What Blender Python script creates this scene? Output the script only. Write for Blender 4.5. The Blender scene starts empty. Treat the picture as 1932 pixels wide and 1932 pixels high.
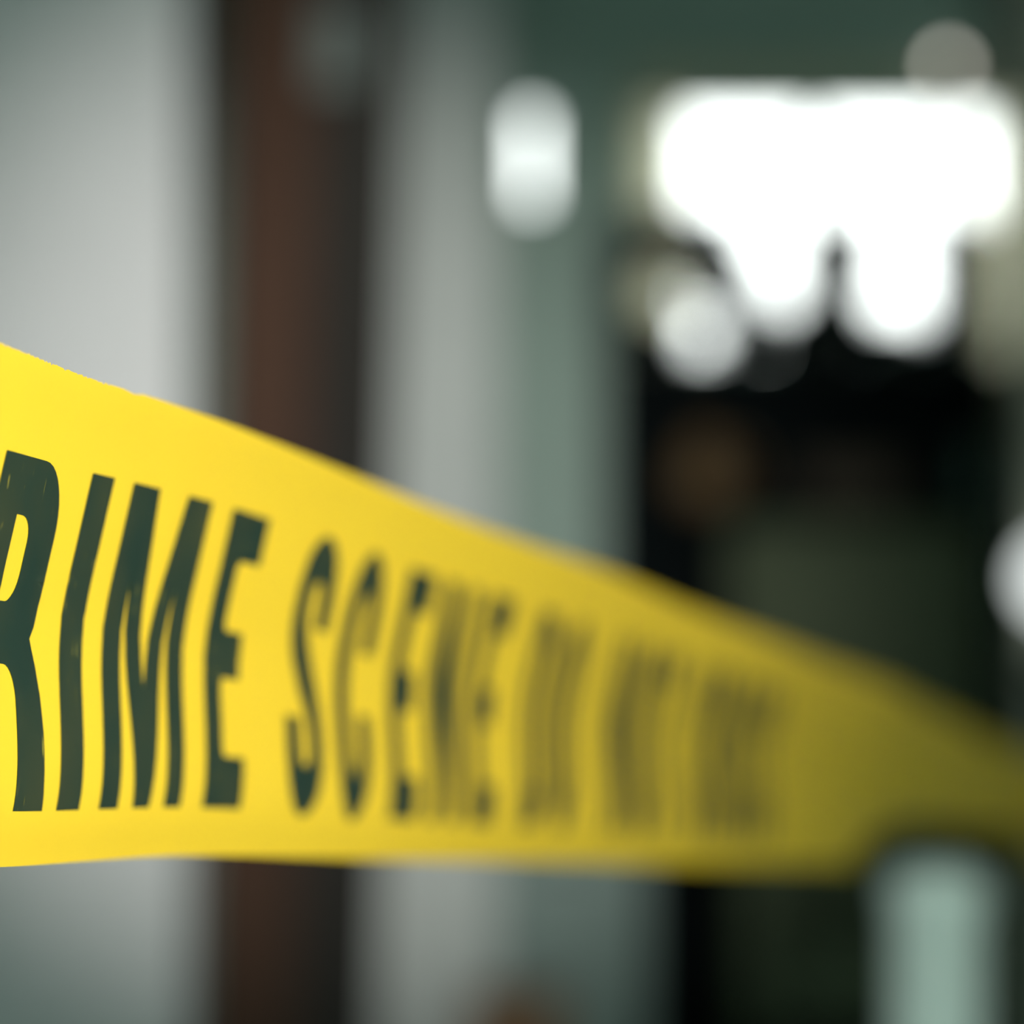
import bpy, bmesh, math, random
from mathutils import Vector, Matrix
from mathutils.geometry import delaunay_2d_cdt

random.seed(7)
SC = bpy.context.scene
COL = SC.collection

# ------------------------------------------------------------------ camera
F = 7490.0                      # focal length in pixels of the 1932 px frame
EYE = 1.35
cam = bpy.data.cameras.new('camera')
cam.sensor_width = 36.0
cam.lens = F / 1932.0 * 36.0
cam.clip_start = 0.02
cam.clip_end = 200
cam.dof.use_dof = True
cam.dof.focus_distance = 0.607
cam.dof.aperture_fstop = 9.9
cam_ob = bpy.data.objects.new('camera', cam)
cam_ob.location = (0, 0, EYE)
cam_ob.rotation_euler = (math.radians(90), 0, 0)
COL.objects.link(cam_ob)
SC.camera = cam_ob

# ------------------------------------------------------------------ world, light, exposure
SC.view_settings.view_transform = 'Standard'
SC.view_settings.look = 'None'
SC.view_settings.gamma = 1.0
SC.view_settings.use_curve_mapping = False
SC.view_settings.exposure = 0.0

w = bpy.data.worlds.new('sky'); SC.world = w
w.use_nodes = True
bg = w.node_tree.nodes['Background']
bg.inputs['Color'].default_value = (0.97, 1.0, 0.985, 1)
bg.inputs['Strength'].default_value = 4.2


def light(name, kind, loc, target, energy, color, **kw):
    l = bpy.data.lights.new(name, kind)
    l.energy = energy
    l.color = color
    for k, v in kw.items():
        setattr(l, k, v)
    o = bpy.data.objects.new(name, l)
    o.location = loc
    o.rotation_euler = (Vector(target) - Vector(loc)).to_track_quat('-Z', 'Y').to_euler()
    COL.objects.link(o)
    return o


# daylight through the window in the right-hand wall beside the camera
light('side_window_daylight', 'AREA', (1.47, -0.25, 1.75), (-0.5, -0.25, 1.75), 27, (1.0, 0.985, 0.93),
      shape='RECTANGLE', size=1.1, size_y=1.1, spread=math.radians(110))
# teal fill light added at the unseen opening behind the camera
light('rear_fill', 'AREA', (0.25, -2.97, 1.6), (0.25, 5, 1.6), 115, (0.66, 1.0, 0.88),
      shape='RECTANGLE', size=1.7, size_y=1.2)
SPOT_LOC = Vector((0.12, -1.2, 1.75))  # spot added behind the camera to make the pool of light
SPOT_AIM = Vector((-0.22, 6.5, 1.34))
light('added_pool_spot', 'SPOT', SPOT_LOC, SPOT_AIM, 1800, (1.0, 0.95, 0.93),
      spot_size=math.radians(15.5), spot_blend=1.0, shadow_soft_size=0.04)


# ------------------------------------------------------------------ helpers
def P(px, py, Y):
    """point of the room at depth Y seen at pixel px, py (a measuring aid for sizes)"""
    return Vector(((px - 966) / F * Y, Y, EYE - (py - 966) / F * Y))


def mat(name, color, rough=0.6, spec=0.5, metal=0.0, var=0.0, scale=8.0, bump=0.0, bump_scale=60.0, stretch=(1, 1, 1)):
    m = bpy.data.materials.new(name); m.use_nodes = True
    nt = m.node_tree; b = nt.nodes['Principled BSDF']
    b.inputs['Roughness'].default_value = rough
    b.inputs['Metallic'].default_value = metal
    b.inputs['Specular IOR Level'].default_value = spec
    b.inputs['Base Color'].default_value = (*color, 1)
    tc = nt.nodes.new('ShaderNodeTexCoord')
    mp = nt.nodes.new('ShaderNodeMapping'); mp.inputs['Scale'].default_value = stretch
    nt.links.new(tc.outputs['Object'], mp.inputs['Vector'])
    if var:
        n = nt.nodes.new('ShaderNodeTexNoise'); n.inputs['Scale'].default_value = scale
        n.inputs['Detail'].default_value = 4
        r = nt.nodes.new('ShaderNodeValToRGB')
        r.color_ramp.elements[0].position = 0.3; r.color_ramp.elements[1].position = 0.7
        r.color_ramp.elements[0].color = (*[c * (1 - var) for c in color], 1)
        r.color_ramp.elements[1].color = (*[min(1, c * (1 + var)) for c in color], 1)
        nt.links.new(mp.outputs[0], n.inputs['Vector'])
        nt.links.new(n.outputs['Fac'], r.inputs['Fac'])
        nt.links.new(r.outputs['Color'], b.inputs['Base Color'])
    if bump:
        n = nt.nodes.new('ShaderNodeTexNoise'); n.inputs['Scale'].default_value = bump_scale
        bp = nt.nodes.new('ShaderNodeBump'); bp.inputs['Strength'].default_value = bump
        bp.inputs['Distance'].default_value = 0.002
        nt.links.new(mp.outputs[0], n.inputs['Vector'])
        nt.links.new(n.outputs['Fac'], bp.inputs['Height'])
        nt.links.new(bp.outputs['Normal'], b.inputs['Normal'])
    return m


def emit(name, color, strength):
    m = bpy.data.materials.new(name); m.use_nodes = True
    nt = m.node_tree; nt.nodes.clear()
    o = nt.nodes.new('ShaderNodeOutputMaterial'); e = nt.nodes.new('ShaderNodeEmission')
    e.inputs['Color'].default_value = (*color, 1); e.inputs['Strength'].default_value = strength
    nt.links.new(e.outputs[0], o.inputs['Surface'])
    return m


def obj(name, bm, material, parent=None, smooth=False):
    me = bpy.data.meshes.new(name)
    bmesh.ops.recalc_face_normals(bm, faces=bm.faces[:])
    bm.to_mesh(me); bm.free()
    me.materials.append(material)
    if smooth:
        for p in me.polygons:
            p.use_smooth = True
    o = bpy.data.objects.new(name, me)
    COL.objects.link(o)
    if parent is not None:
        o.parent = parent
    return o


def tag(o, label, cat, group=None):
    o['label'] = label; o['category'] = cat
    if group:
        o['group'] = group
    return o


def structure(o, label):
    o['kind'] = 'structure'; o['label'] = label
    return o


def thing(name, label, cat, loc, rotz=0.0, group=None):
    o = bpy.data.objects.new(name, None)
    o.empty_display_size = 0.05
    o.location = loc; o.rotation_euler = (0, 0, rotz)
    COL.objects.link(o)
    return tag(o, label, cat, group)


def box(bm, x0, x1, y0, y1, z0, z1, bevel=0.0, seg=2):
    vs = [bm.verts.new((x, y, z)) for x in (x0, x1) for y in (y0, y1) for z in (z0, z1)]
    idx = [(0, 1, 3, 2), (4, 6, 7, 5), (0, 4, 5, 1), (2, 3, 7, 6), (0, 2, 6, 4), (1, 5, 7, 3)]
    fs = [bm.faces.new([vs[i] for i in f]) for f in idx]
    if bevel:
        es = list({e for f in fs for e in f.edges})
        bmesh.ops.bevel(bm, geom=es, offset=bevel, segments=seg, profile=0.5, affect='EDGES')
    return bm


def boxes(*args, bevel=0.0, seg=2):
    bm = bmesh.new()
    for a in args:
        box(bm, *a, bevel=bevel, seg=seg)
    return bm


def lathe(prof, seg=32, bm=None, origin=(0, 0, 0)):
    """solid of revolution about Z; prof = [(r, z)...] from bottom to top"""
    bm = bm or bmesh.new()
    ox, oy, oz = origin
    rings = []
    for r, z in prof:
        if r < 1e-6:
            rings.append([bm.verts.new((ox, oy, oz + z))])
        else:
            rings.append([bm.verts.new((ox + r * math.cos(2 * math.pi * i / seg), oy + r * math.sin(2 * math.pi * i / seg), oz + z)) for i in range(seg)])
    for a, b in zip(rings, rings[1:]):
        for i in range(seg):
            j = (i + 1) % seg
            if len(a) == 1 and len(b) == 1:
                continue
            if len(a) == 1:
                bm.faces.new((a[0], b[i], b[j]))
            elif len(b) == 1:
                bm.faces.new((a[i], b[0], a[j]))
            else:
                bm.faces.new((a[i], b[i], b[j], a[j]))
    return bm


def wall_with_holes(axis, pos, thick, a0, a1, z0, z1, holes):
    """wall slab; axis 'y': lies across X at depth pos; axis 'x': lies along Y at X=pos. holes = (a, b, zlow, zhigh)"""
    cuts_a = sorted({a0, a1, *[h[0] for h in holes], *[h[1] for h in holes]})
    cuts_z = sorted({z0, z1, *[h[2] for h in holes], *[h[3] for h in holes]})
    na, nz = len(cuts_a) - 1, len(cuts_z) - 1
    solid = {}
    for i in range(na):
        for k in range(nz):
            ca = (cuts_a[i] + cuts_a[i + 1]) / 2; cz = (cuts_z[k] + cuts_z[k + 1]) / 2
            solid[i, k] = not any(h[0] < ca < h[1] and h[2] < cz < h[3] for h in holes)
    bm = bmesh.new(); cache = {}

    def v(a, d, z):
        key = (round(a, 6), d, round(z, 6))
        if key not in cache:
            p = (a, pos + d * thick, z) if axis == 'y' else (pos + d * thick, a, z)
            cache[key] = bm.verts.new(p)
        return cache[key]
    for (i, k), s in solid.items():
        if not s:
            continue
        A, B, Z0, Z1 = cuts_a[i], cuts_a[i + 1], cuts_z[k], cuts_z[k + 1]
        for d in (0, 1):
            bm.faces.new((v(A, d, Z0), v(B, d, Z0), v(B, d, Z1), v(A, d, Z1)))
        for di, dk, q in ((-1, 0, (A, Z0, A, Z1)), (1, 0, (B, Z0, B, Z1)), (0, -1, (A, Z0, B, Z0)), (0, 1, (A, Z1, B, Z1))):
            if not solid.get((i + di, k + dk), False):
                bm.faces.new((v(q[0], 0, q[1]), v(q[2], 0, q[3]), v(q[2], 1, q[3]), v(q[0], 1, q[1])))
    return bm


# ------------------------------------------------------------------ materials
M = {}
M['plaster'] = mat('pale_plaster', (0.50, 0.505, 0.50), 0.75, 0.3, var=0.03, scale=6, bump=0.15)
M['back_plaster'] = mat('grey_green_plaster', (0.40, 0.53, 0.455), 0.8, 0.3, var=0.05, scale=5, bump=0.2)
M['pillar'] = mat('pillar_paint', (0.55, 0.595, 0.56), 0.75, 0.3, var=0.04, scale=6, bump=0.15)
M['olive_pillar'] = mat('olive_cream_paint', (0.50, 0.50, 0.40), 0.75, 0.3, var=0.05, scale=6)
M['trim'] = mat('olive_cream_trim', (0.62, 0.61, 0.45), 0.7, 0.3, var=0.04)
M['floor'] = mat('grey_concrete', (0.10, 0.115, 0.105), 0.7, 0.4, var=0.2, scale=4, bump=0.3)
M['ceiling'] = mat('green_grey_ceiling', (0.22, 0.28, 0.25), 0.8, 0.3, var=0.05, scale=4)
M['frame'] = mat('window_frame_paint', (0.45, 0.45, 0.37), 0.5, 0.4, var=0.05)
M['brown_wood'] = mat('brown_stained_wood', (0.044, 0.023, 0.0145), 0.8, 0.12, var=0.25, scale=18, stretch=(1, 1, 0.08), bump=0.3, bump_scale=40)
M['dark_wood'] = mat('near_black_wood', (0.017, 0.0155, 0.013), 0.8, 0.1, var=0.25, scale=18, stretch=(1, 1, 0.08), bump=0.3, bump_scale=40)
M['steel'] = mat('grey_steel', (0.10, 0.12, 0.11), 0.7, 0.2, var=0.1)
M['black_wood'] = mat('black_teal_lacquer', (0.0035, 0.0065, 0.0070), 0.8, 0.08, var=0.2, scale=6)
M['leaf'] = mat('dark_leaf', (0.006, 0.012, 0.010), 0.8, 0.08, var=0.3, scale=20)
M['pot'] = mat('dark_clay_pot', (0.03, 0.026, 0.022), 0.8, 0.2, var=0.2)
M['soil'] = mat('soil', (0.012, 0.010, 0.008), 0.95, 0.1, var=0.3, scale=60)
M['brown_glaze'] = mat('brown_glaze', (0.17, 0.105, 0.045), 0.5, 0.4, var=0.2, scale=12)
M['teal_glaze'] = mat('teal_glaze', (0.10, 0.17, 0.14), 0.5, 0.4, var=0.15)
M['book'] = mat('brown_card', (0.07, 0.055, 0.04), 0.8, 0.2, var=0.2)
M['olive'] = mat('olive_upholstery', (0.100, 0.122, 0.074), 0.9, 0.15, var=0.15, scale=30, bump=0.3, bump_scale=400)
M['cabinet'] = mat('pale_green_enamel', (0.19, 0.28, 0.245), 0.45, 0.4, var=0.04)
M['card'] = mat('cardboard', (0.22, 0.13, 0.07), 0.85, 0.2, var=0.1, scale=10)
M['pvc'] = mat('white_plastic', (0.78, 0.79, 0.76), 0.5, 0.4, var=0.03)
M['black_metal'] = mat('black_metal', (0.02, 0.02, 0.02), 0.5, 0.4)

g = bpy.data.materials.new('window_glass'); g.use_nodes = True
nt = g.node_tree; nt.nodes.clear()
out = nt.nodes.new('ShaderNodeOutputMaterial'); mx = nt.nodes.new('ShaderNodeMixShader')
tr = nt.nodes.new('ShaderNodeBsdfTransparent'); tr.inputs['Color'].default_value = (0.96, 0.98, 0.97, 1)
gl = nt.nodes.new('ShaderNodeBsdfGlossy'); gl.inputs['Roughness'].default_value = 0.02
fr = nt.nodes.new('ShaderNodeFresnel'); fr.inputs['IOR'].default_value = 1.45
nt.links.new(fr.outputs[0], mx.inputs[0]); nt.links.new(tr.outputs[0], mx.inputs[1]); nt.links.new(gl.outputs[0], mx.inputs[2])
nt.links.new(mx.outputs[0], out.inputs['Surface'])
M['glass'] = g

# ------------------------------------------------------------------ the room
X0, X1, Y0, Y1, H = -2.8, 1.55, -3.0, 10.0, 2.75
structure(obj('floor', boxes((X0 - .2, X1 + .2, Y0 - .2, Y1 + .2, -0.1, 0)), M['floor']), 'grey concrete floor of the dim room')
structure(obj('ceiling', boxes((X0 - .2, X1 + .2, Y0 - .2, Y1 + .2, H, H + 0.1)), M['ceiling']), 'green grey ceiling of the dim room')
structure(obj('wall_left', boxes((X0 - .2, X0, Y0 - .2, Y1 + .2, 0, H)), M['plaster']), 'pale plaster side wall on the left')

# back wall with its three-pane window and the narrow slot window
a = P(1222, 205, 10); b = P(1962, 668, 10)
WIN = (a.x, b.x, b.z, a.z)
a2 = P(984, 204, 10); b2 = P(1026, 382, 10)
SLOT = (a2.x, b2.x, b2.z, a2.z)
structure(obj('wall_back', wall_with_holes('y', Y1, 0.2, X0, X1, 0, H, [WIN, SLOT]), M['back_plaster']),
          'grey green back wall around the bright window')
SIDE = (-0.82, 0.32, 1.18, 2.32)
structure(obj('wall_right', wall_with_holes('x', X1, 0.2, Y0 - .2, Y1 + .2, 0, H, [SIDE]), M['plaster']), 'pale plaster side wall on the right')
REAR = (-0.62, 1.12, 0.98, 2.22)
structure(obj('wall_near', wall_with_holes('y', Y0 - .2, 0.2, X0, X1, 0, H, [REAR]), M['plaster']), 'pale plaster wall behind the viewer')


def window(name, label, axis, pos, rect, mull, fw=0.012, depth=0.05):
    a0, a1, z0, z1 = rect
    root = bpy.data.objects.new(name, None); COL.objects.link(root)
    structure(root, label)

    def bx(x0, x1, zz0, zz1, d0, d1):
        return (x0, x1, pos + d0, pos + d1, zz0, zz1) if axis == 'y' else (pos + d0, pos + d1, x0, x1, zz0, zz1)
    obj('window_frame', boxes(bx(a0, a1, z0, z0 + fw, 0, depth), bx(a0, a1, z1 - fw, z1, 0, depth),
                              bx(a0, a0 + fw, z0 + fw, z1 - fw, 0, depth), bx(a1 - fw, a1, z0 + fw, z1 - fw, 0, depth)), M['frame'], root)
    xs = [a0 + fw]
    for c, wd in mull:
        obj('mullion', boxes(bx(c - wd / 2, c + wd / 2, z0 + fw, z1 - fw, 0.002, depth - .002), bevel=0.003), M['frame'], root)
        xs += [c - wd / 2, c + wd / 2]
    xs.append(a1 - fw)
    for i in range(0, len(xs), 2):
        obj('pane', boxes(bx(xs[i], xs[i + 1], z0 + fw, z1 - fw, depth * .5, depth * .5 + .004)), M['glass'], root)
    return root


mw = 36 / F * 10
window('window_1', 'bright three-pane window with plants along its sill', 'y', 10.03, WIN,
       [(P(1537, 0, 10).x, mw), (P(1787, 0, 10).x, mw * .85)])
window('window_2', 'narrow bright slot window in the grey green wall', 'y', 10.03, SLOT, [], fw=0.006)
window('window_3', 'square side window beside the viewer', 'x', X1 + .04, SIDE, [(-0.25, 0.05)], fw=0.05)
window('window_4', 'unseen wide window added behind the viewer for the fill light', 'y', Y0 - .12, REAR, [(-0.04, 0.05), (0.54, 0.05)], fw=0.05)

# pale partition wall on the left
px = P(352, 0, 5.5).x
structure(obj('wall_partition', boxes((X0, px, 5.5, 5.62, 0, H), bevel=0.004), M['plaster']), 'smooth pale grey partition wall on the left')

# square pale pillar and the olive cream pillar at the right edge
pl0, pl1 = P(660, 0, 8).x, P(940, 0, 8).x
structure(obj('pillar', boxes((pl0, pl1, 8, 8 + (pl1 - pl0), 0, H), bevel=0.012), M['pillar']), 'pale grey square pillar right of the brown post')
rp = P(1952, 0, 8.2).x
structure(obj('pillar', boxes((rp, rp + 0.3, 8.2, 8.5, 0, H), bevel=0.012), M['olive_pillar']), 'olive cream pillar at the right edge')
structure(obj('baseboard_back', boxes((X0, X1, 9.985, 10.0, 0, 0.1), bevel=0.003), M['frame']), 'painted baseboard along the back wall')

# ------------------------------------------------------------------ leaning timber post
pw = P(722, 0, 5.35).x - P(398, 0, 5.35).x
pc = (P(722, 0, 5.35).x + P(398, 0, 5.35).x) / 2
post = thing('timber_post', 'leaning post of brown and near black boards beside pale wall', 'post', (pc - 0.030, 5.35, -0.004))
LEAN = math.radians(1.55)
HP = H / math.cos(LEAN) - 0.012


def lean_box(*a, bevel=0.004):
    bm = boxes(*a, bevel=bevel)
    bmesh.ops.transform(bm, matrix=Matrix.Shear('XY', 4, (math.tan(LEAN), 0)), verts=bm.verts[:])
    return bm


split = -pw / 2 + pw * 0.52
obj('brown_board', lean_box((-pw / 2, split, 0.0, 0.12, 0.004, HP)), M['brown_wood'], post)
obj('dark_board', lean_box((split + 0.002, pw / 2, -0.006, 0.12, 0.004, HP)), M['dark_wood'], post)  # side face: its dimness and greyer tone are both put into the colour
zb = P(0, 90, 5.35).z
br = obj('bracket', lean_box((0.0, 0.06, -0.010, -0.0065, zb - .05, zb + .06), bevel=0.001), M['steel'], post)
br['label'] = 'grey steel bracket plate'
for dz in (-0.025, 0.035):
    bm = lathe([(0, 0), (0.007, 0), (0.006, 0.004), (0, 0.005)], 12)
    bmesh.ops.transform(bm, matrix=Matrix.Translation((0.03 + math.tan(LEAN) * (zb + dz), -0.010, zb + dz)) @ Matrix.Rotation(math.radians(90), 4, 'X'), verts=bm.verts[:])
    obj('bolt', bm, M['black_metal'], br)

# ------------------------------------------------------------------ the tape
Z0 = 0.60
D = Vector((0.2128, 1.0, -0.0900)).normalized()
N = Vector((1.0, -0.2128, 0.0)).normalized()
V = N.cross(D).normalized()
B0 = P(0, 1635, Z0)
TW = 990 / F * Z0 / V.z
PX = Z0 / F


def interp(pts, x):
    """smooth (monotone-ish) Catmull-Rom through points"""
    if x <= pts[0][0]:
        return pts[0][1]
    if x >= pts[-1][0]:
        return pts[-1][1]
    for i in range(len(pts) - 1):
        x0, y0 = pts[i]; x1, y1 = pts[i + 1]
        if x <= x1:
            m0 = (y1 - pts[i - 1][1]) / (x1 - pts[i - 1][0]) if i else (y1 - y0) / (x1 - x0)
            m1 = (pts[i + 2][1] - y0) / (pts[i + 2][0] - x0) if i + 2 < len(pts) else (y1 - y0) / (x1 - x0)
            h = x1 - x0; t = (x - x0) / h
            return ((2 * t**3 - 3 * t**2 + 1) * y0 + (t**3 - 2 * t**2 + t) * h * m0 + (-2 * t**3 + 3 * t**2) * y1 + (t**3 - t**2) * h * m1)
    return pts[-1][1]


PROFILE = [(0, -52), (0.05, -22), (0.11, -4), (0.20, 1), (0.30, -4), (0.40, -11), (0.48, -10), (0.55, 0), (0.62, 15), (0.70, 31), (0.78, 46), (0.88, 68), (1.0, 100)]
BOW = [(-1.0, -0.010), (-0.3, -0.004), (0.012, -0.0001), (0.051, 0.0008), (0.096, 0.0018), (0.146, 0.0020), (0.247, 0.0016), (0.417, 0.0014), (0.66, 0.0006), (1.0, 0.0008), (1.3, 0.0008), (2.6, -0.001)]
TOPBOW = [(-1.0, -0.003), (-0.03, -0.003), (0.007, -0.0036), (0.048, -0.0036), (0.113, -0.0042), (0.19, -0.0043), (0.347, -0.0042), (0.45, -0.0030), (0.63, -0.0032), (0.87, -0.0032), (0.96, -0.0028), (1.14, -0.0028), (1.32, -0.003), (1.63, -0.004), (1.87, -0.0055), (2.6, -0.006)]
FOLD = [(-1, 0), (1.05, 0), (1.30, 0.45), (1.6, 0.9), (1.95, 1.0), (2.5, 0.0), (2.6, 0.0)]


def profile(wf):
    # the points above, smoothed over about an eighth of the width
    tot = acc = 0.0
    for i in range(-6, 7):
        g = math.exp(-(i / 3.0) ** 2)
        acc += g * interp(PROFILE, min(max(wf + i * 0.02, 0), 1)); tot += g
    return acc / tot


def tape_point(u, wf, lift=0.0):
    off = profile(wf) * PX
    off += 0.0012 * math.sin(u * 17 + 1.0) * (wf - 0.4) * min(1, max(0, u * 3))
    # shallow crease that runs obliquely across the print
    cw = 0.515 - 0.62 * u
    off -= 0.00010 * math.exp(-((wf - cw) / 0.012) ** 2)
    k = interp(FOLD, u)
    ws = wf * TW
    if k > 0:
        # the lower half is drawn up and turned over behind the upper half
        c = 0.42 * TW
        if ws < c:
            ang = k * math.radians(128)
            dlen = c - ws
            r = 0.012
            if dlen < r * ang:
                th = dlen / r
                s_v, s_n = c - r * math.sin(th), -r * (1 - math.cos(th))
            else:
                rest = dlen - r * ang
                s_v = c - r * math.sin(ang) - rest * math.cos(ang)
                s_n = -r * (1 - math.cos(ang)) - rest * math.sin(ang)
            ws = s_v
            off = off * (1 - 0.5 * k) + s_n
        else:
            off -= k * 0.3 * (ws - c)
    p = B0 + D * u + V * ws + N * off
    p.z += interp(BOW, u) + interp(TOPBOW, u) * max(wf, 0) ** 6
    if lift:
        p = p + N * lift
    return p


tape_root = thing('barrier_tape', 'sharp yellow plastic barrier tape printed with dark green capital letters', 'tape', B0)


def local(p):
    return p - B0


us = []
u = -1.02
while u < 2.62:
    us.append(u)
    if -0.04 < u < 0.075:
        u += 0.0006
    elif -0.1 < u < 1.0:
        u += 0.006
    else:
        u += 0.015
NWD = 56
bm = bmesh.new()
grid = []
rj = random.Random(3)
for u in us:
    jag = 0.0
    if u < 0.024:
        jag = rj.uniform(-0.0045, 0.0025) if rj.random() < 0.5 else 0
    elif 0.030 < u < 0.040:
        jag = -0.006 * (1 - abs(u - 0.036) / 0.006) if abs(u - 0.036) < 0.006 else 0
    row = []
    for j in range(NWD + 1):
        wf = j / NWD
        if j == NWD:
            wf += jag
        row.append(bm.verts.new(local(tape_point(u, wf))))
    grid.append(row)
for r0, r1 in zip(grid, grid[1:]):
    for j in range(NWD):
        bm.faces.new((r0[j], r1[j], r1[j + 1], r0[j + 1]))

# film material: thin yellow polythene, a little light passes through
fm = bpy.data.materials.new('yellow_polythene'); fm.use_nodes = True
nt = fm.node_tree; pb = nt.nodes['Principled BSDF']; out = nt.nodes['Material Output']
YEL = (0.95, 0.61, 0.03)
pb.inputs['Base Color'].default_value = (*YEL, 1)
pb.inputs['Roughness'].default_value = 0.38
pb.inputs['Specular IOR Level'].default_value = 0.5
tl = nt.nodes.new('ShaderNodeBsdfTranslucent'); tl.inputs['Color'].default_value = (0.95, 0.66, 0.03, 1)
mx = nt.nodes.new('ShaderNodeMixShader'); mx.inputs[0].default_value = 0.16
tc = nt.nodes.new('ShaderNodeTexCoord')
n1 = nt.nodes.new('ShaderNodeTexNoise'); n1.inputs['Scale'].default_value = 14; n1.inputs['Detail'].default_value = 2
n2 = nt.nodes.new('ShaderNodeTexNoise'); n2.inputs['Scale'].default_value = 900
ad = nt.nodes.new('ShaderNodeMath'); ad.operation = 'MULTIPLY_ADD'; ad.inputs[1].default_value = 0.02
bp = nt.nodes.new('ShaderNodeBump'); bp.inputs['Strength'].default_value = 0.25; bp.inputs['Distance'].default_value = 0.004
nt.links.new(tc.outputs['Object'], n1.inputs['Vector']); nt.links.new(tc.outputs['Object'], n2.inputs['Vector'])
nt.links.new(n2.outputs['Fac'], ad.inputs[0]); nt.links.new(n1.outputs['Fac'], ad.inputs[2])
nt.links.new(ad.outputs[0], bp.inputs['Height']); nt.links.new(bp.outputs['Normal'], pb.inputs['Normal'])
nt.links.new(pb.outputs[0], mx.inputs[1]); nt.links.new(tl.outputs[0], mx.inputs[2]); nt.links.new(mx.outputs[0], out.inputs['Surface'])
film = obj('film', bm, fm, tape_root, smooth=True)

# ink: dark green, worn through in fine scratches near the first letters
im = bpy.data.materials.new('dark_green_ink'); im.use_nodes = True
nt = im.node_tree; pb = nt.nodes['Principled BSDF']
pb.inputs['Roughness'].default_value = 0.42
pb.inputs['Specular IOR Level'].default_value = 0.45
tc = nt.nodes.new('ShaderNodeTexCoord')
n1 = nt.nodes.new('ShaderNodeTexNoise'); n1.inputs['Scale'].default_value = 45; n1.inputs['Detail'].default_value = 5
r1 = nt.nodes.new('ShaderNodeValToRGB')
r1.color_ramp.elements[0].position = 0.35; r1.color_ramp.elements[0].color = (0.010, 0.026, 0.017, 1)
r1.color_ramp.elements[1].position = 0.75; r1.color_ramp.elements[1].color = (0.036, 0.042, 0.017, 1)
mp = nt.nodes.new('ShaderNodeMapping'); mp.inputs['Rotation'].default_value = (0, 0, 0); mp.inputs['Scale'].default_value = (900, 900, 90)
n2 = nt.nodes.new('ShaderNodeTexNoise'); n2.inputs['Scale'].default_value = 1.0; n2.inputs['Detail'].default_value = 1
n3 = nt.nodes.new('ShaderNodeTexNoise'); n3.inputs['Scale'].default_value = 60
r2 = nt.nodes.new('ShaderNodeValToRGB'); r2.color_ramp.elements[0].position = 0.68; r2.color_ramp.elements[1].position = 0.76
r3 = nt.nodes.new('ShaderNodeValToRGB'); r3.color_ramp.elements[0].position = 0.5; r3.color_ramp.elements[1].position = 0.62
mu = nt.nodes.new('ShaderNodeMath'); mu.operation = 'MULTIPLY'
mu2 = nt.nodes.new('ShaderNodeMath'); mu2.operation = 'MULTIPLY'; mu2.inputs[1].default_value = 0.7
mc = nt.nodes.new('ShaderNodeMix'); mc.data_type = 'RGBA'
mc.inputs['B'].default_value = (0.45, 0.36, 0.03, 1)
L = nt.links.new
L(tc.outputs['Object'], n1.inputs['Vector']); L(tc.outputs['Object'], mp.inputs['Vector']); L(mp.outputs[0], n2.inputs['Vector'])
L(tc.outputs['Object'], n3.inputs['Vector'])
L(n1.outputs['Fac'], r1.inputs['Fac']); L(n2.outputs['Fac'], r2.inputs['Fac']); L(n3.outputs['Fac'], r3.inputs['Fac'])
L(r2.outputs['Color'], mu.inputs[0]); L(r3.outputs['Color'], mu.inputs[1]); L(mu.outputs[0], mu2.inputs[0]); L(mu2.outputs[0], mc.inputs['Factor'])
L(r1.outputs['Color'], mc.inputs['A']); L(mc.outputs['Result'], pb.inputs['Base Color'])

CAP = 53.5     # millimetres
CAPF0, CAPF1 = 0.108, 0.793


def arc(cx, cy, rx, ry, a0, a1, n=10):
    return [(cx + rx * math.cos(math.radians(a0 + (a1 - a0) * i / n)), cy + ry * math.sin(math.radians(a0 + (a1 - a0) * i / n))) for i in range(n + 1)]


def oval(x0, y0, x1, y1, rx, ry):
    return arc(x1 - rx, y1 - ry, rx, ry, 0, 90) + arc(x0 + rx, y1 - ry, rx, ry, 90, 180) + arc(x0 + rx, y0 + ry, rx, ry, 180, 270) + arc(x1 - rx, y0 + ry, rx, ry, 270, 360)


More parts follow.
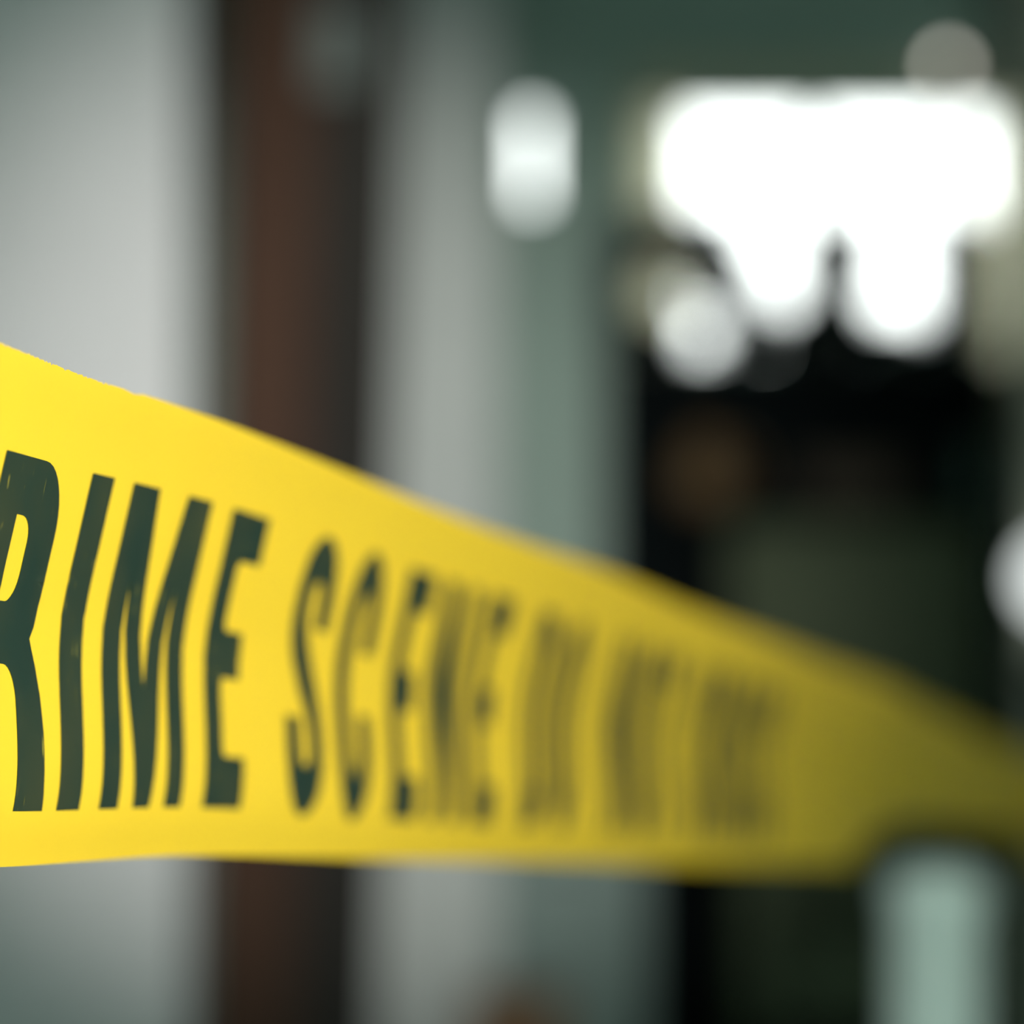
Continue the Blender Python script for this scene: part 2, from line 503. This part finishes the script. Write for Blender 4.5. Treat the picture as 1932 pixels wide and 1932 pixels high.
def glyph(ch, W):
    """outer outlines and holes in millimetres, or a stroke"""
    C_ = CAP
    if ch == 'I':
        return [[(0, 0), (W, 0), (W, C_), (0, C_)]], []
    if ch == 'E':
        s = 0.43 * W; t = 9.2
        return [[(0, 0), (W, 0), (W, t), (s + 1.2, t), (s, t + 1.2), (s, 22.0), (s + 1.2, 23.2), (W * 0.93, 23.2), (W * 0.93, 31.6), (s + 1.2, 31.6), (s, 32.8),
                  (s, C_ - t - 1.2), (s + 1.2, C_ - t), (W, C_ - t), (W, C_), (0, C_)]], []
    if ch == 'T':
        s = 5.6; c = W / 2
        return [[(c - s, 0), (c + s, 0), (c + s, C_ - 9.2), (W, C_ - 9.2), (W, C_), (0, C_), (0, C_ - 9.2), (c - s, C_ - 9.2)]], []
    if ch == 'M':
        return [[(0, 0), (10, 0), (10, 0.70 * C_), (18.4, 0), (W - 18.4, 0), (W - 10, 0.70 * C_), (W - 10, 0), (W, 0), (W, C_), (W - 14.6, C_), (W / 2, 0.37 * C_), (14.6, C_), (0, C_)]], []
    if ch == 'N':
        return [[(0, 0), (11, 0), (11, 0.58 * C_), (W - 12, 0), (W, 0), (W, C_), (W - 11, C_), (W - 11, 0.44 * C_), (12, C_), (0, C_)]], []
    if ch == 'O':
        return [oval(0, -0.8, W, C_ + 0.8, W / 2, 17)], [oval(11.2, 9, W - 11.2, C_ - 9, W / 2 - 11.2, 8)]
    if ch == 'D':
        o = [(0, 0), (W - 14, 0)] + arc(W - 14, 15, 14, 15, 270, 360) + arc(W - 14, C_ - 15, 14, 15, 0, 90) + [(0, C_)]
        h = [(10.4, 9), (W - 15, 9)] + arc(W - 15, 14, 4.4, 5, 270, 360) + arc(W - 15, C_ - 14, 4.4, 5, 0, 90) + [(10.4, C_ - 9)]
        return [o], [h]
    if ch == 'R':
        o = [(0, 0), (10.5, 0), (10.5, 0.41 * C_), (14.5, 0.41 * C_)] + arc(14.5, 0.41 * C_ - 6, 5.4, 6, 90, 0, 8) + [(20.3, 8), (20.5, 0), (34.2, 0), (33.4, 4), (32.6, 12), (31.4, 17.5), (29.4, 22.0), (26.4, 26.2),
             (28.0, 28.0), (29.2, 31.0), (29.8, 35.0), (29.8, 42.0)] + arc(18.3, 42.0, 11.5, 11.5, 0, 90, 10) + [(0, C_)]
        h = [(10.5, 0.585 * C_), (13.5, 0.585 * C_)] + arc(13.3, 0.585 * C_ + 5, 4.6, 5, 270, 360, 8) + arc(13.3, 0.83 * C_ - 4, 4.6, 4, 0, 90, 8) + [(10.5, 0.83 * C_)]
        return [o], [h]
    if ch == 'C':
        s = 10.2
        o = ([(W, 33)] + arc(W / 2, C_ + .8 - 17, W / 2, 17, 0, 180, 16) + arc(W / 2, -0.8 + 17, W / 2, 17, 180, 360, 16) + [(W, 20.5), (W - s, 20.5)]
             + arc(W / 2, 16.2, W / 2 - s, 8, 360, 180, 10) + arc(W / 2, C_ - 16.2, W / 2 - s, 8, 180, 0, 10) + [(W - s, 33)])
        return [o], []
    if ch == 'S':
        return 'stroke', [(W - 5, 35.5), (W - 5, 41), (W - 7.2, 46.8), (W / 2, 49.4), (7.2, 46.8), (5, 41), (6.2, 35), (W / 2 - 2.4, 29.6), (W / 2 + 2.8, 24.6), (W - 6.2, 18.8), (W - 5, 12), (W - 7.2, 6.6), (W / 2, 4.1), (7.2, 6.6), (5, 12), (5, 18.2)]


def glyph_mesh(ch, W, x0):
    g = glyph(ch, W)
    bm = bmesh.new()
    if g[0] == 'stroke':
        pts = [Vector((p[0], p[1])) for p in g[1]]
        fine = []
        for i in range(len(pts) - 1):
            p0 = pts[max(i - 1, 0)]; p1 = pts[i]; p2 = pts[i + 1]; p3 = pts[min(i + 2, len(pts) - 1)]
            for k in range(6):
                t = k / 6
                fine.append(0.5 * ((2 * p1) + (p2 - p0) * t + (2 * p0 - 5 * p1 + 4 * p2 - p3) * t * t + (-p0 + 3 * p1 - 3 * p2 + p3) * t ** 3))
        fine.append(pts[-1])
        pairs = []
        for i, p in enumerate(fine):
            d = (fine[min(i + 1, len(fine) - 1)] - fine[max(i - 1, 0)]).normalized()
            n = Vector((-d.y, d.x))
            hw = 5.0 * abs(d.y) + 4.7 * (1 - abs(d.y))
            pairs.append((bm.verts.new((*(p + n * hw), 0)), bm.verts.new((*(p - n * hw), 0))))
        for a_, b_ in zip(pairs, pairs[1:]):
            bm.faces.new((a_[0], a_[1], b_[1], b_[0]))
    else:
        outs, holes = g
        vs, es = [], []
        for loop in outs + holes:
            clean = []
            for p in loop:
                if not clean or (Vector(p) - Vector(clean[-1])).length > 1e-4:
                    clean.append(p)
            if (Vector(clean[0]) - Vector(clean[-1])).length < 1e-4:
                clean.pop()
            s = len(vs)
            vs += [Vector(p) for p in clean]
            es += [(s + i, s + (i + 1) % len(clean)) for i in range(len(clean))]
        r = delaunay_2d_cdt(vs, es, [], 2 if not holes else 4, 1e-5)
        nv = [bm.verts.new((v.x, v.y, 0)) for v in r[0]]
        hole_polys = holes

        def inside(p, poly):
            c = False
            for i in range(len(poly)):
                x1, y1 = poly[i]; x2, y2 = poly[i - 1]
                if (y1 > p[1]) != (y2 > p[1]) and p[0] < (x2 - x1) * (p[1] - y1) / (y2 - y1) + x1:
                    c = not c
            return c
        for f in r[2]:
            ctr = sum((r[0][i] for i in f), Vector((0, 0))) / len(f)
            if any(inside(ctr, outs[k]) for k in range(len(outs))) and not any(inside(ctr, h) for h in hole_polys):
                bm.faces.new([nv[i] for i in f])
    # slice finely so that the print follows the curved film
    k = -1.0
    while k < CAP + 1.5:
        bmesh.ops.bisect_plane(bm, geom=bm.verts[:] + bm.edges[:] + bm.faces[:], plane_co=(0, k, 0), plane_no=(0, 1, 0))
        k += 1.2
    k = 5.0
    while k < W:
        bmesh.ops.bisect_plane(bm, geom=bm.verts[:] + bm.edges[:] + bm.faces[:], plane_co=(k, 0, 0), plane_no=(1, 0, 0))
        k += 5.0
    for v in bm.verts:
        wf = CAPF0 + (CAPF1 - CAPF0) * v.co.y / CAP
        v.co = local(tape_point((x0 + v.co.x) / 1000.0, wf, 0.00012))
    return bm


TEXT = [('C', -50, 28), ('R', -13.8, 34.2), ('I', 27.4, 11.4), ('M', 49.2, 46), ('E', 108.6, 24.5),
        ('S', 163.5, 27), ('C', 202, 28), ('E', 247, 24.5), ('N', 282, 34), ('E', 327.5, 24.5),
        ('D', 384, 29), ('O', 422, 29), ('N', 494, 33), ('O', 536, 30), ('T', 573, 26),
        ('C', 633, 27), ('R', 670, 33), ('O', 711, 28), ('S', 748, 26), ('S', 782, 26)]
for ch, x0, W in TEXT:
    bm = glyph_mesh(ch, W, x0)
    o = obj('letter', bm, im, tape_root, smooth=True)
    # keep the printed faces turned to the reading side
    o['label'] = 'dark green printed capital ' + ch
# the previous repeat of the message, beyond the left edge of the picture
for ch, x0, W in TEXT:
    if ch and x0 > 600:
        o = obj('letter', glyph_mesh(ch, W, x0 - 950), im, tape_root, smooth=True)
        o['label'] = 'dark green printed capital ' + ch


# stanchions that hold the tape's two ends, both outside the picture
def stanchion(name, label, u):
    p = tape_point(u, 0.5)
    t = thing(name, label, 'stanchion', (p.x - .024 * N.x, p.y - .024 * N.y, 0))
    obj('base', lathe([(0, 0), (0.15, 0), (0.15, 0.015), (0.13, 0.03), (0.03, 0.045), (0, 0.045)]), M['black_metal'], t, True)
    obj('pole', lathe([(0, 0.04), (0.018, 0.04), (0.018, p.z + 0.10), (0, p.z + 0.10)], 24), M['steel'], t, True)
    obj('cap', lathe([(0, p.z + 0.10), (0.024, p.z + 0.10), (0.024, p.z + 0.12), (0, p.z + 0.14)], 24), M['black_metal'], t, True)


stanchion('tape_stanchion', 'steel stanchion at the far end of the yellow tape', 2.62)
stanchion('tape_stanchion', 'steel stanchion at the near end of the yellow tape', -1.04)

# ------------------------------------------------------------------ dark shelf unit under the window
SX0, SX1 = P(1152, 0, 9.45).x, P(1895, 0, 9.45).x
SY0, SY1 = 9.45, 9.93
ST = P(0, 672, 9.45).z
t = thing('shelf_unit', 'black teal open shelf unit standing under the bright window', 'shelf', ((SX0 + SX1) / 2, (SY0 + SY1) / 2, 0))
hw_, hd_ = (SX1 - SX0) / 2, (SY1 - SY0) / 2
obj('side_panel', boxes((-hw_, -hw_ + .03, -hd_, hd_, 0, ST - .03), bevel=.002), M['black_wood'], t)
obj('side_panel', boxes((hw_ - .03, hw_, -hd_, hd_, 0, ST - .03), bevel=.002), M['black_wood'], t)
obj('top_panel', boxes((-hw_, hw_, -hd_, hd_, ST - .03, ST), bevel=.002), M['black_wood'], t)
obj('back_panel', boxes((-hw_ + .03, hw_ - .03, hd_ - .012, hd_, 0.0, ST - .03)), M['black_wood'], t)
SHELF = [0.10, 0.50, 0.92, P(0, 955, 9.6).z]
for z in SHELF:
    obj('shelf_board', boxes((-hw_ + .03, hw_ - .03, -hd_ + .01, hd_ - .012, z - .025, z), bevel=.002), M['black_wood'], t)

zs = SHELF[-1]
q = P(1332, 0, 9.56)
t = thing('jug', 'small brown jug standing on the dark shelf', 'jug', (q.x, 9.56, zs))
obj('body', lathe([(0, 0), (.05, 0), (.078, .03), (.085, .075), (.065, .12), (.038, .15), (.042, .172), (.036, .172), (.03, .15), (0, .145)]), M['brown_glaze'], t, True)
bm = bmesh.new()
prev = None
for i in range(11):
    an = -math.pi / 2 + math.pi * i / 10
    cx, cz = 0.055 + 0.055 * math.cos(an), 0.105 + 0.045 * math.sin(an)
    ring = [bm.verts.new((cx + .008 * math.cos(an) * math.cos(b_), .008 * math.sin(b_), cz + .008 * math.sin(an) * math.cos(b_))) for b_ in [k * math.pi / 4 for k in range(8)]]
    if prev:
        for k in range(8):
            bm.faces.new((prev[k], prev[(k + 1) % 8], ring[(k + 1) % 8], ring[k]))
    prev = ring
obj('handle', bm, M['brown_glaze'], t, True)

q = P(1600, 0, 9.58)
t = thing('storage_box', 'dull brown lidded box in the middle of the dark shelf', 'box', (q.x, 9.6, zs))
obj('body', boxes((-.11, .11, -.1, .1, 0, .085), bevel=.003), M['book'], t)
obj('lid', boxes((-.115, .115, -.105, .105, .086, .11), bevel=.003), M['book'], t)
q = P(1856, 0, 9.55)
t = thing('jar', 'teal green jar at the right end of the dark shelf', 'jar', (q.x - .012, 9.56, zs))
obj('body', lathe([(0, 0), (.035, 0), (.04, .01), (.04, .12), (.03, .14), (.03, .15), (0, .15)]), M['teal_glaze'], t, True)
obj('lid', lathe([(0, .1505), (.034, .1505), (.034, .17), (.01, .176), (.01, .19), (0, .192)]), M['black_metal'], t, True)


# ------------------------------------------------------------------ potted plants on top of the shelf unit, in front of the window
def inpoly(p, poly):
    c = False
    for i in range(len(poly)):
        x1, y1 = poly[i]; x2, y2 = poly[i - 1]
        if (y1 > p[1]) != (y2 > p[1]) and p[0] < (x2 - x1) * (p[1] - y1) / (y2 - y1) + x1:
            c = not c
    return c


# window panes left open between the crowns, as heights over the room (measured on the photograph)
GAPS = [[(1385, 300), (1500, 300), (1498, 560), (1468, 580), (1440, 520)],
        [(1655, 300), (1738, 300), (1742, 598), (1702, 614), (1648, 566), (1640, 545), (1668, 520)]]
SPOTS = [(1316, 620, 29), (1240, 555, 42)]


def open_here(px_, py_):
    for g_ in GAPS:
        if inpoly((px_, py_), g_):
            return True
    return any((px_ - a_) ** 2 + (py_ - b_) ** 2 < r_ * r_ for a_, b_, r_ in SPOTS)


def crown_top(px_, xa, xb):
    # each crown is rounded at its shoulders and ragged on top
    r_ = abs(px_ - (xa + xb) / 2) / ((xb - xa) / 2)
    return 386 + 46 * r_ ** 5 + 7 * math.sin(px_ * .11) + 5 * math.sin(px_ * .31 + 1)


def leaf(bm, c, size, d, nrm):
    d = d.normalized(); s_ = d.cross(nrm).normalized(); nn = s_.cross(d)
    pts = [c - d * size * .5, c - d * size * .2 + s_ * size * .28, c + d * size * .15 + s_ * size * .24, c + d * size * .5,
           c + d * size * .15 - s_ * size * .24, c - d * size * .2 - s_ * size * .28]
    vs = [bm.verts.new(p) for p in pts]
    m0 = bm.verts.new(c - d * size * .05 + nn * size * .06)
    for i in range(6):
        bm.faces.new((vs[i], vs[(i + 1) % 6], m0))


def plant(label, xa, xb, potx, rnd):
    Yc = 9.66
    base = P(potx, 0, Yc)
    t = thing('potted_plant', label, 'plant', (base.x, Yc, ST), 0, 'potted plants in front of the bright window')
    po = obj('pot', lathe([(0, 0), (.042, 0), (.06, .085), (.064, .085), (.064, .1), (.056, .1), (.053, .08), (0, .078)]), M['pot'], t, True)
    obj('soil', lathe([(0, .079), (.052, .079), (.03, .085), (0, .086)], 20), M['soil'], po, True)
    bm = bmesh.new()
    org = Vector((base.x, Yc, ST))
    step = 11
    for layer, Y in enumerate((9.60, 9.68, 9.76)):
        yy = 385
        while yy < 690:
            xx = xa
            while xx < xb:
                qx, qy = xx + rnd.uniform(-5, 5), yy + rnd.uniform(-5, 5)
                size = rnd.uniform(.045, .06)
                c = P(qx, qy, Y + rnd.uniform(-.03, .03))
                if qy - 14 > crown_top(qx, xa, xb) and c.z - size * .5 > ST:
                    d = Vector((rnd.uniform(-1, 1), rnd.uniform(-.3, .3), rnd.uniform(-1, 1)))
                    nrm = Vector((rnd.uniform(-.35, .35), -1, rnd.uniform(-.35, .35)))
                    h_ = size * .42 * F / Y
                    ok = not open_here(qx, qy)
                    for an in range(16):
                        if not ok:
                            break
                        hr = h_ * (1.1 if an % 2 else .6)
                        ex, ey = qx + hr * math.cos(an * math.pi / 8), qy + hr * math.sin(an * math.pi / 8)
                        if open_here(ex, ey):
                            ok = False
                    if ok:
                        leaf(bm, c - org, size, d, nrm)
                    elif not open_here(qx, qy):
                        # small leaflets fill up to the rim of an open spot
                        for k in range(2):
                            sx, sy = qx + rnd.uniform(-4, 4), qy + rnd.uniform(-4, 4)
                            sz = .016
                            if not any(open_here(sx + 5 * math.cos(an), sy + 5 * math.sin(an)) for an in range(6)):
                                leaf(bm, P(sx, sy, Y) - org, sz, d, nrm)
                xx += step * 2.0
            yy += step * 1.7
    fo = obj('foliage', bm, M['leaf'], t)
    fo['kind'] = 'stuff'
    # stems rising from the pot
    for k in range(5):
        bm = bmesh.new()
        tip = P(xa + (xb - xa) * (k + .5) / 5, 600, 9.72) - org
        st = Vector(((k - 2) * .012, 0, .08))
        n_ = 6; prev = None
        for i in range(n_ + 1):
            f_ = i / n_
            c = st.lerp(tip, f_); c.x = st.x + (tip.x - st.x) * f_ ** 1.6
            ring = [bm.verts.new(c + Vector((math.cos(a_) * .004, math.sin(a_) * .004, 0))) for a_ in (0, 2.1, 4.2)]
            if prev:
                for j in range(3):
                    bm.faces.new((prev[j], prev[(j + 1) % 3], ring[(j + 1) % 3], ring[j]))
            prev = ring
        obj('stem', bm, M['leaf'], t)


rr = random.Random(11)
plant('dark leafy plant, leftmost in front of the bright window', 1158, 1400, 1262, rr)
plant('dark leafy plant, second from the left before the bright window', 1390, 1600, 1535, rr)
plant('dark leafy plant, third from the left before the bright window', 1590, 1740, 1675, rr)
plant('dark leafy plant, rightmost in front of the bright window', 1730, 1866, 1812, rr)

# pale curtain drawn to the left side of the window
cm = bpy.data.materials.new('thin_olive_cream_cloth'); cm.use_nodes = True
nt = cm.node_tree; pb = nt.nodes['Principled BSDF']; out = nt.nodes['Material Output']
pb.inputs['Base Color'].default_value = (0.45, 0.44, 0.34, 1); pb.inputs['Roughness'].default_value = 0.9
tl = nt.nodes.new('ShaderNodeBsdfTranslucent'); tl.inputs['Color'].default_value = (0.80, 0.77, 0.58, 1)
wv = nt.nodes.new('ShaderNodeTexNoise'); wv.inputs['Scale'].default_value = 300
bp = nt.nodes.new('ShaderNodeBump'); bp.inputs['Strength'].default_value = 0.2; bp.inputs['Distance'].default_value = 0.001
nt.links.new(wv.outputs['Fac'], bp.inputs['Height']); nt.links.new(bp.outputs['Normal'], pb.inputs['Normal'])
mx = nt.nodes.new('ShaderNodeMixShader'); mx.inputs[0].default_value = 0.8
nt.links.new(pb.outputs[0], mx.inputs[1]); nt.links.new(tl.outputs[0], mx.inputs[2]); nt.links.new(mx.outputs[0], out.inputs['Surface'])


def curtain(label, xa, xb, bottom):
    ca, cb = P(xa, 0, 9.94).x, P(xb, 0, 9.94).x
    cz1, cz0 = P(0, 200, 9.94).z, bottom
    hw = (cb - ca) / 2
    t = thing('curtain', label, 'curtain', ((ca + cb) / 2, 9.955, cz0), 0, 'curtains at the bright window')
    bm = bmesh.new(); rows = []
    for iz in range(13):
        z = (cz1 - cz0) * iz / 12
        rows.append([bm.verts.new((-hw + 2 * hw * ix / 48, 0.006 * math.sin(ix / 48 * 2 * math.pi * 5 + 0.3 * math.sin(iz * .5)), z)) for ix in range(49)])
    for r0, r1 in zip(rows, rows[1:]):
        for i in range(48):
            bm.faces.new((r0[i], r0[i + 1], r1[i + 1], r1[i]))
    obj('cloth', bm, cm, t, True)
    bm = lathe([(0, 0), (.007, 0), (.007, 2 * hw + .03), (0, 2 * hw + .03)], 12)
    bmesh.ops.transform(bm, matrix=Matrix.Translation((-hw - .015, 0, cz1 - cz0 + .007)) @ Matrix.Rotation(math.radians(90), 4, 'Y'), verts=bm.verts[:])
    obj('rod', bm, M['black_metal'], t, True)
    for sx in (-hw, hw):
        obj('rod_bracket', boxes((sx - .004, sx + .004, .006, .0445, cz1 - cz0 + .003, cz1 - cz0 + .011)), M['black_metal'], t)


curtain('olive cream curtain gathered at the left side of the window', 1200, 1292, ST + 0.02)
curtain('olive cream curtain gathered at the right side of the window', 1868, 1972, P(0, 930, 9.94).z)

# painted architrave over the window head
structure(obj('trim_1', boxes((P(1195, 0, 10).x, P(1975, 0, 10).x, 9.982, 10.0, WIN[3] + .022, WIN[3] + .105), bevel=.004), M['trim']), 'olive cream trim board above the window')

# ------------------------------------------------------------------ olive armchair in front of the shelf unit
ax0, ax1 = P(1395, 0, 8.45).x, P(1912, 0, 8.45).x
t = thing('armchair', 'olive high-backed armchair in front of the dark shelf unit', 'armchair', ((ax0 + ax1) / 2, 8.75, 0))
hw_ = (ax1 - ax0) / 2
zt = P(0, 985, 8.6).z
bk = boxes((-hw_, hw_, .18, .32, .40, zt), bevel=.05, seg=4)
obj('backrest', bk, M['olive'], t, True)
obj('seat', boxes((-hw_ + .085, hw_ - .085, -.34, .175, .25, .47), bevel=.04, seg=4), M['olive'], t, True)
for s in (-1, 1):
    xa, xb = sorted((s * hw_, s * (hw_ - .08)))
    obj('armrest', boxes((xa, xb, -.36, .175, .22, .66), bevel=.035, seg=4), M['olive'], t, True)
    for yy in (-.30, .26):
        obj('leg', lathe([(0, 0), (.016, 0), (.024, .24), (0, .24)], 14, origin=(s * (hw_ - .05), yy, 0)) if yy < 0 else
            lathe([(0, 0), (.016, 0), (.024, .42), (0, .42)], 14, origin=(s * (hw_ - .05), yy, 0)), M['dark_wood'], t, True)
bm = boxes((-hw_ + .05, hw_ - .05, .145, .20, .50, zt - .05), bevel=.025, seg=4)
obj('back_cushion', bm, M['olive'], t, True)

# ------------------------------------------------------------------ pale cabinet beside the pillar
cx0, cx1 = P(905, 0, 9.2).x, P(1222, 0, 9.2).x
ct = P(0, 1330, 9.2).z
t = thing('filing_cabinet', 'pale teal metal drawer cabinet beside the grey pillar', 'cabinet', ((cx0 + cx1) / 2, 9.2, 0))
hw_ = (cx1 - cx0) / 2
obj('body', boxes((-hw_, hw_, 0, .22, 0.0, ct), bevel=.006), M['cabinet'], t)
nd = 3
for i in range(nd):
    z0_ = .04 + i * (ct - .06) / nd; z1_ = z0_ + (ct - .06) / nd - .012
    d_ = obj('drawer', boxes((-hw_ + .012, hw_ - .012, -.018, -.0005, z0_, z1_), bevel=.004), M['cabinet'], t)
    obj('handle', boxes((-.05, .05, -.04, -.03, z1_ - .06, z1_ - .045), (-.05, -.04, -.031, -.017, z1_ - .06, z1_ - .045), (.04, .05, -.031, -.017, z1_ - .06, z1_ - .045)), M['steel'], d_)

# cardboard box on the floor
bx_ = P(975, 1885, 7.4)
t = thing('cardboard_box', 'brown cardboard box on the floor before the pillar', 'box', (bx_.x, 7.48, 0))
obj('body', boxes((-.085, .085, -.08, .08, 0, bx_.z), bevel=.002), M['card'], t)
for s in (-1, 1):
    y0_, y1_ = sorted((s * .001, s * .08))
    obj('flap', boxes((-.085, .085, y0_, y1_, bx_.z + .0005, bx_.z + .004)), M['card'], t)
tp = obj('packing_tape', boxes((-.085, .085, -.02, .02, bx_.z + .0042, bx_.z + .0048)), M['book'], t)

# pale barrier post under the tape
bo = P(1768, 1636, 2.6)
t = thing('barrier_post', 'pale plastic barrier post standing below the tape at right', 'post', (bo.x, 2.6, 0))
hb = bo.z
obj('base', lathe([(0, 0), (.13, 0), (.13, .02), (.10, .035), (.042, .05), (0, .05)]), M['black_metal'], t, True)
obj('tube', lathe([(0, .045), (.031, .045), (.031, hb - .03), (0, hb - .03)]), M['pvc'], t, True)
obj('cap', lathe([(0, hb - .029), (.034, hb - .029), (.034, hb - .010), (.024, hb), (0, hb + .003)]), M['pvc'], t, True)

# globe wall lamp on the right pillar
lc = P(2003, 1092, 8.1)
t = thing('globe_lamp', 'glowing white globe lamp at the right edge', 'lamp', (lc.x, 8.2, lc.z))
obj('globe', lathe([(.078 * math.sin(math.pi * i / 16), -.085 - .0 + .078 * -math.cos(math.pi * i / 16) + .085) for i in range(17)], 28, origin=(0, -.10, 0)),
    emit('opal_glass_glow', (0.93, 1.0, 0.97), 1.6), t, True)
bm = lathe([(0, 0), (.045, 0), (.045, .012), (.03, .018), (0, .018)], 24)
bmesh.ops.transform(bm, matrix=Matrix.Rotation(math.radians(90), 4, 'X'), verts=bm.verts[:])
obj('wall_plate', bm, M['black_metal'], t, True)
obj('arm', boxes((-.012, .012, -.03, -.012, -.012, .012), bevel=.003), M['black_metal'], t)

# small bare indicator lamp on the wall above the window
lc = P(1787, 126, 10)
t = thing('indicator_lamp', 'small dim round lamp on the wall above the window', 'lamp', (lc.x, 9.999, lc.z))
bm = lathe([(0, 0), (.026, 0), (.026, .01), (.018, .014), (0, .014)], 20)
bmesh.ops.transform(bm, matrix=Matrix.Rotation(math.radians(90), 4, 'X'), verts=bm.verts[:])
obj('socket', bm, M['black_metal'], t, True)
bm = lathe([(0, .0145), (.018, .0145), (.019, .022), (.014, .032), (0, .036)], 20)
bmesh.ops.transform(bm, matrix=Matrix.Rotation(math.radians(90), 4, 'X'), verts=bm.verts[:])
obj('lens', bm, emit('indicator_glow', (1, 0.95, 0.85), 4.0), t, True)

# unseen tripod added to carry the spot that pools light on wall, post and pillar
d = (SPOT_AIM - SPOT_LOC).normalized()
t = thing('added_lamp', 'unseen black tripod lamp added to light the wall and brown post', 'lamp', (SPOT_LOC.x, SPOT_LOC.y - .05, 0))
rel = SPOT_LOC - Vector((SPOT_LOC.x, SPOT_LOC.y - .05, 0))
obj('pole', lathe([(0, .25), (.014, .25), (.014, rel.z - .075), (0, rel.z - .075)], 16), M['black_metal'], t, True)
obj('collar', lathe([(0, .62), (.026, .62), (.026, .70), (0, .70)], 16), M['black_metal'], t, True)
for k in range(3):
    an = math.radians(90 + 120 * k)
    bm = bmesh.new()
    p0 = Vector((.02 * math.cos(an), .02 * math.sin(an), .66)); p1 = Vector((.38 * math.cos(an), .38 * math.sin(an), .008))
    dr = (p1 - p0).normalized(); s1 = dr.orthogonal().normalized(); s2 = dr.cross(s1)
    ra = [bm.verts.new(p0 + (s1 * math.cos(q_) + s2 * math.sin(q_)) * .009) for q_ in [i * math.pi / 4 for i in range(8)]]
    rb = [bm.verts.new(p1 + (s1 * math.cos(q_) + s2 * math.sin(q_)) * .009) for q_ in [i * math.pi / 4 for i in range(8)]]
    for i in range(8):
        bm.faces.new((ra[i], ra[(i + 1) % 8], rb[(i + 1) % 8], rb[i]))
    bm.faces.new(ra); bm.faces.new(rb)
    obj('leg', bm, M['black_metal'], t)
rot = d.to_track_quat('Z', 'Y').to_matrix().to_4x4()
can = lathe([(0, -.15), (.05, -.14), (.07, -.1), (.075, -.012), (.069, -.012), (.065, -.09), (0, -.1)], 24)
bmesh.ops.transform(can, matrix=Matrix.Translation(rel) @ rot, verts=can.verts[:])
obj('housing', can, M['black_metal'], t, True)
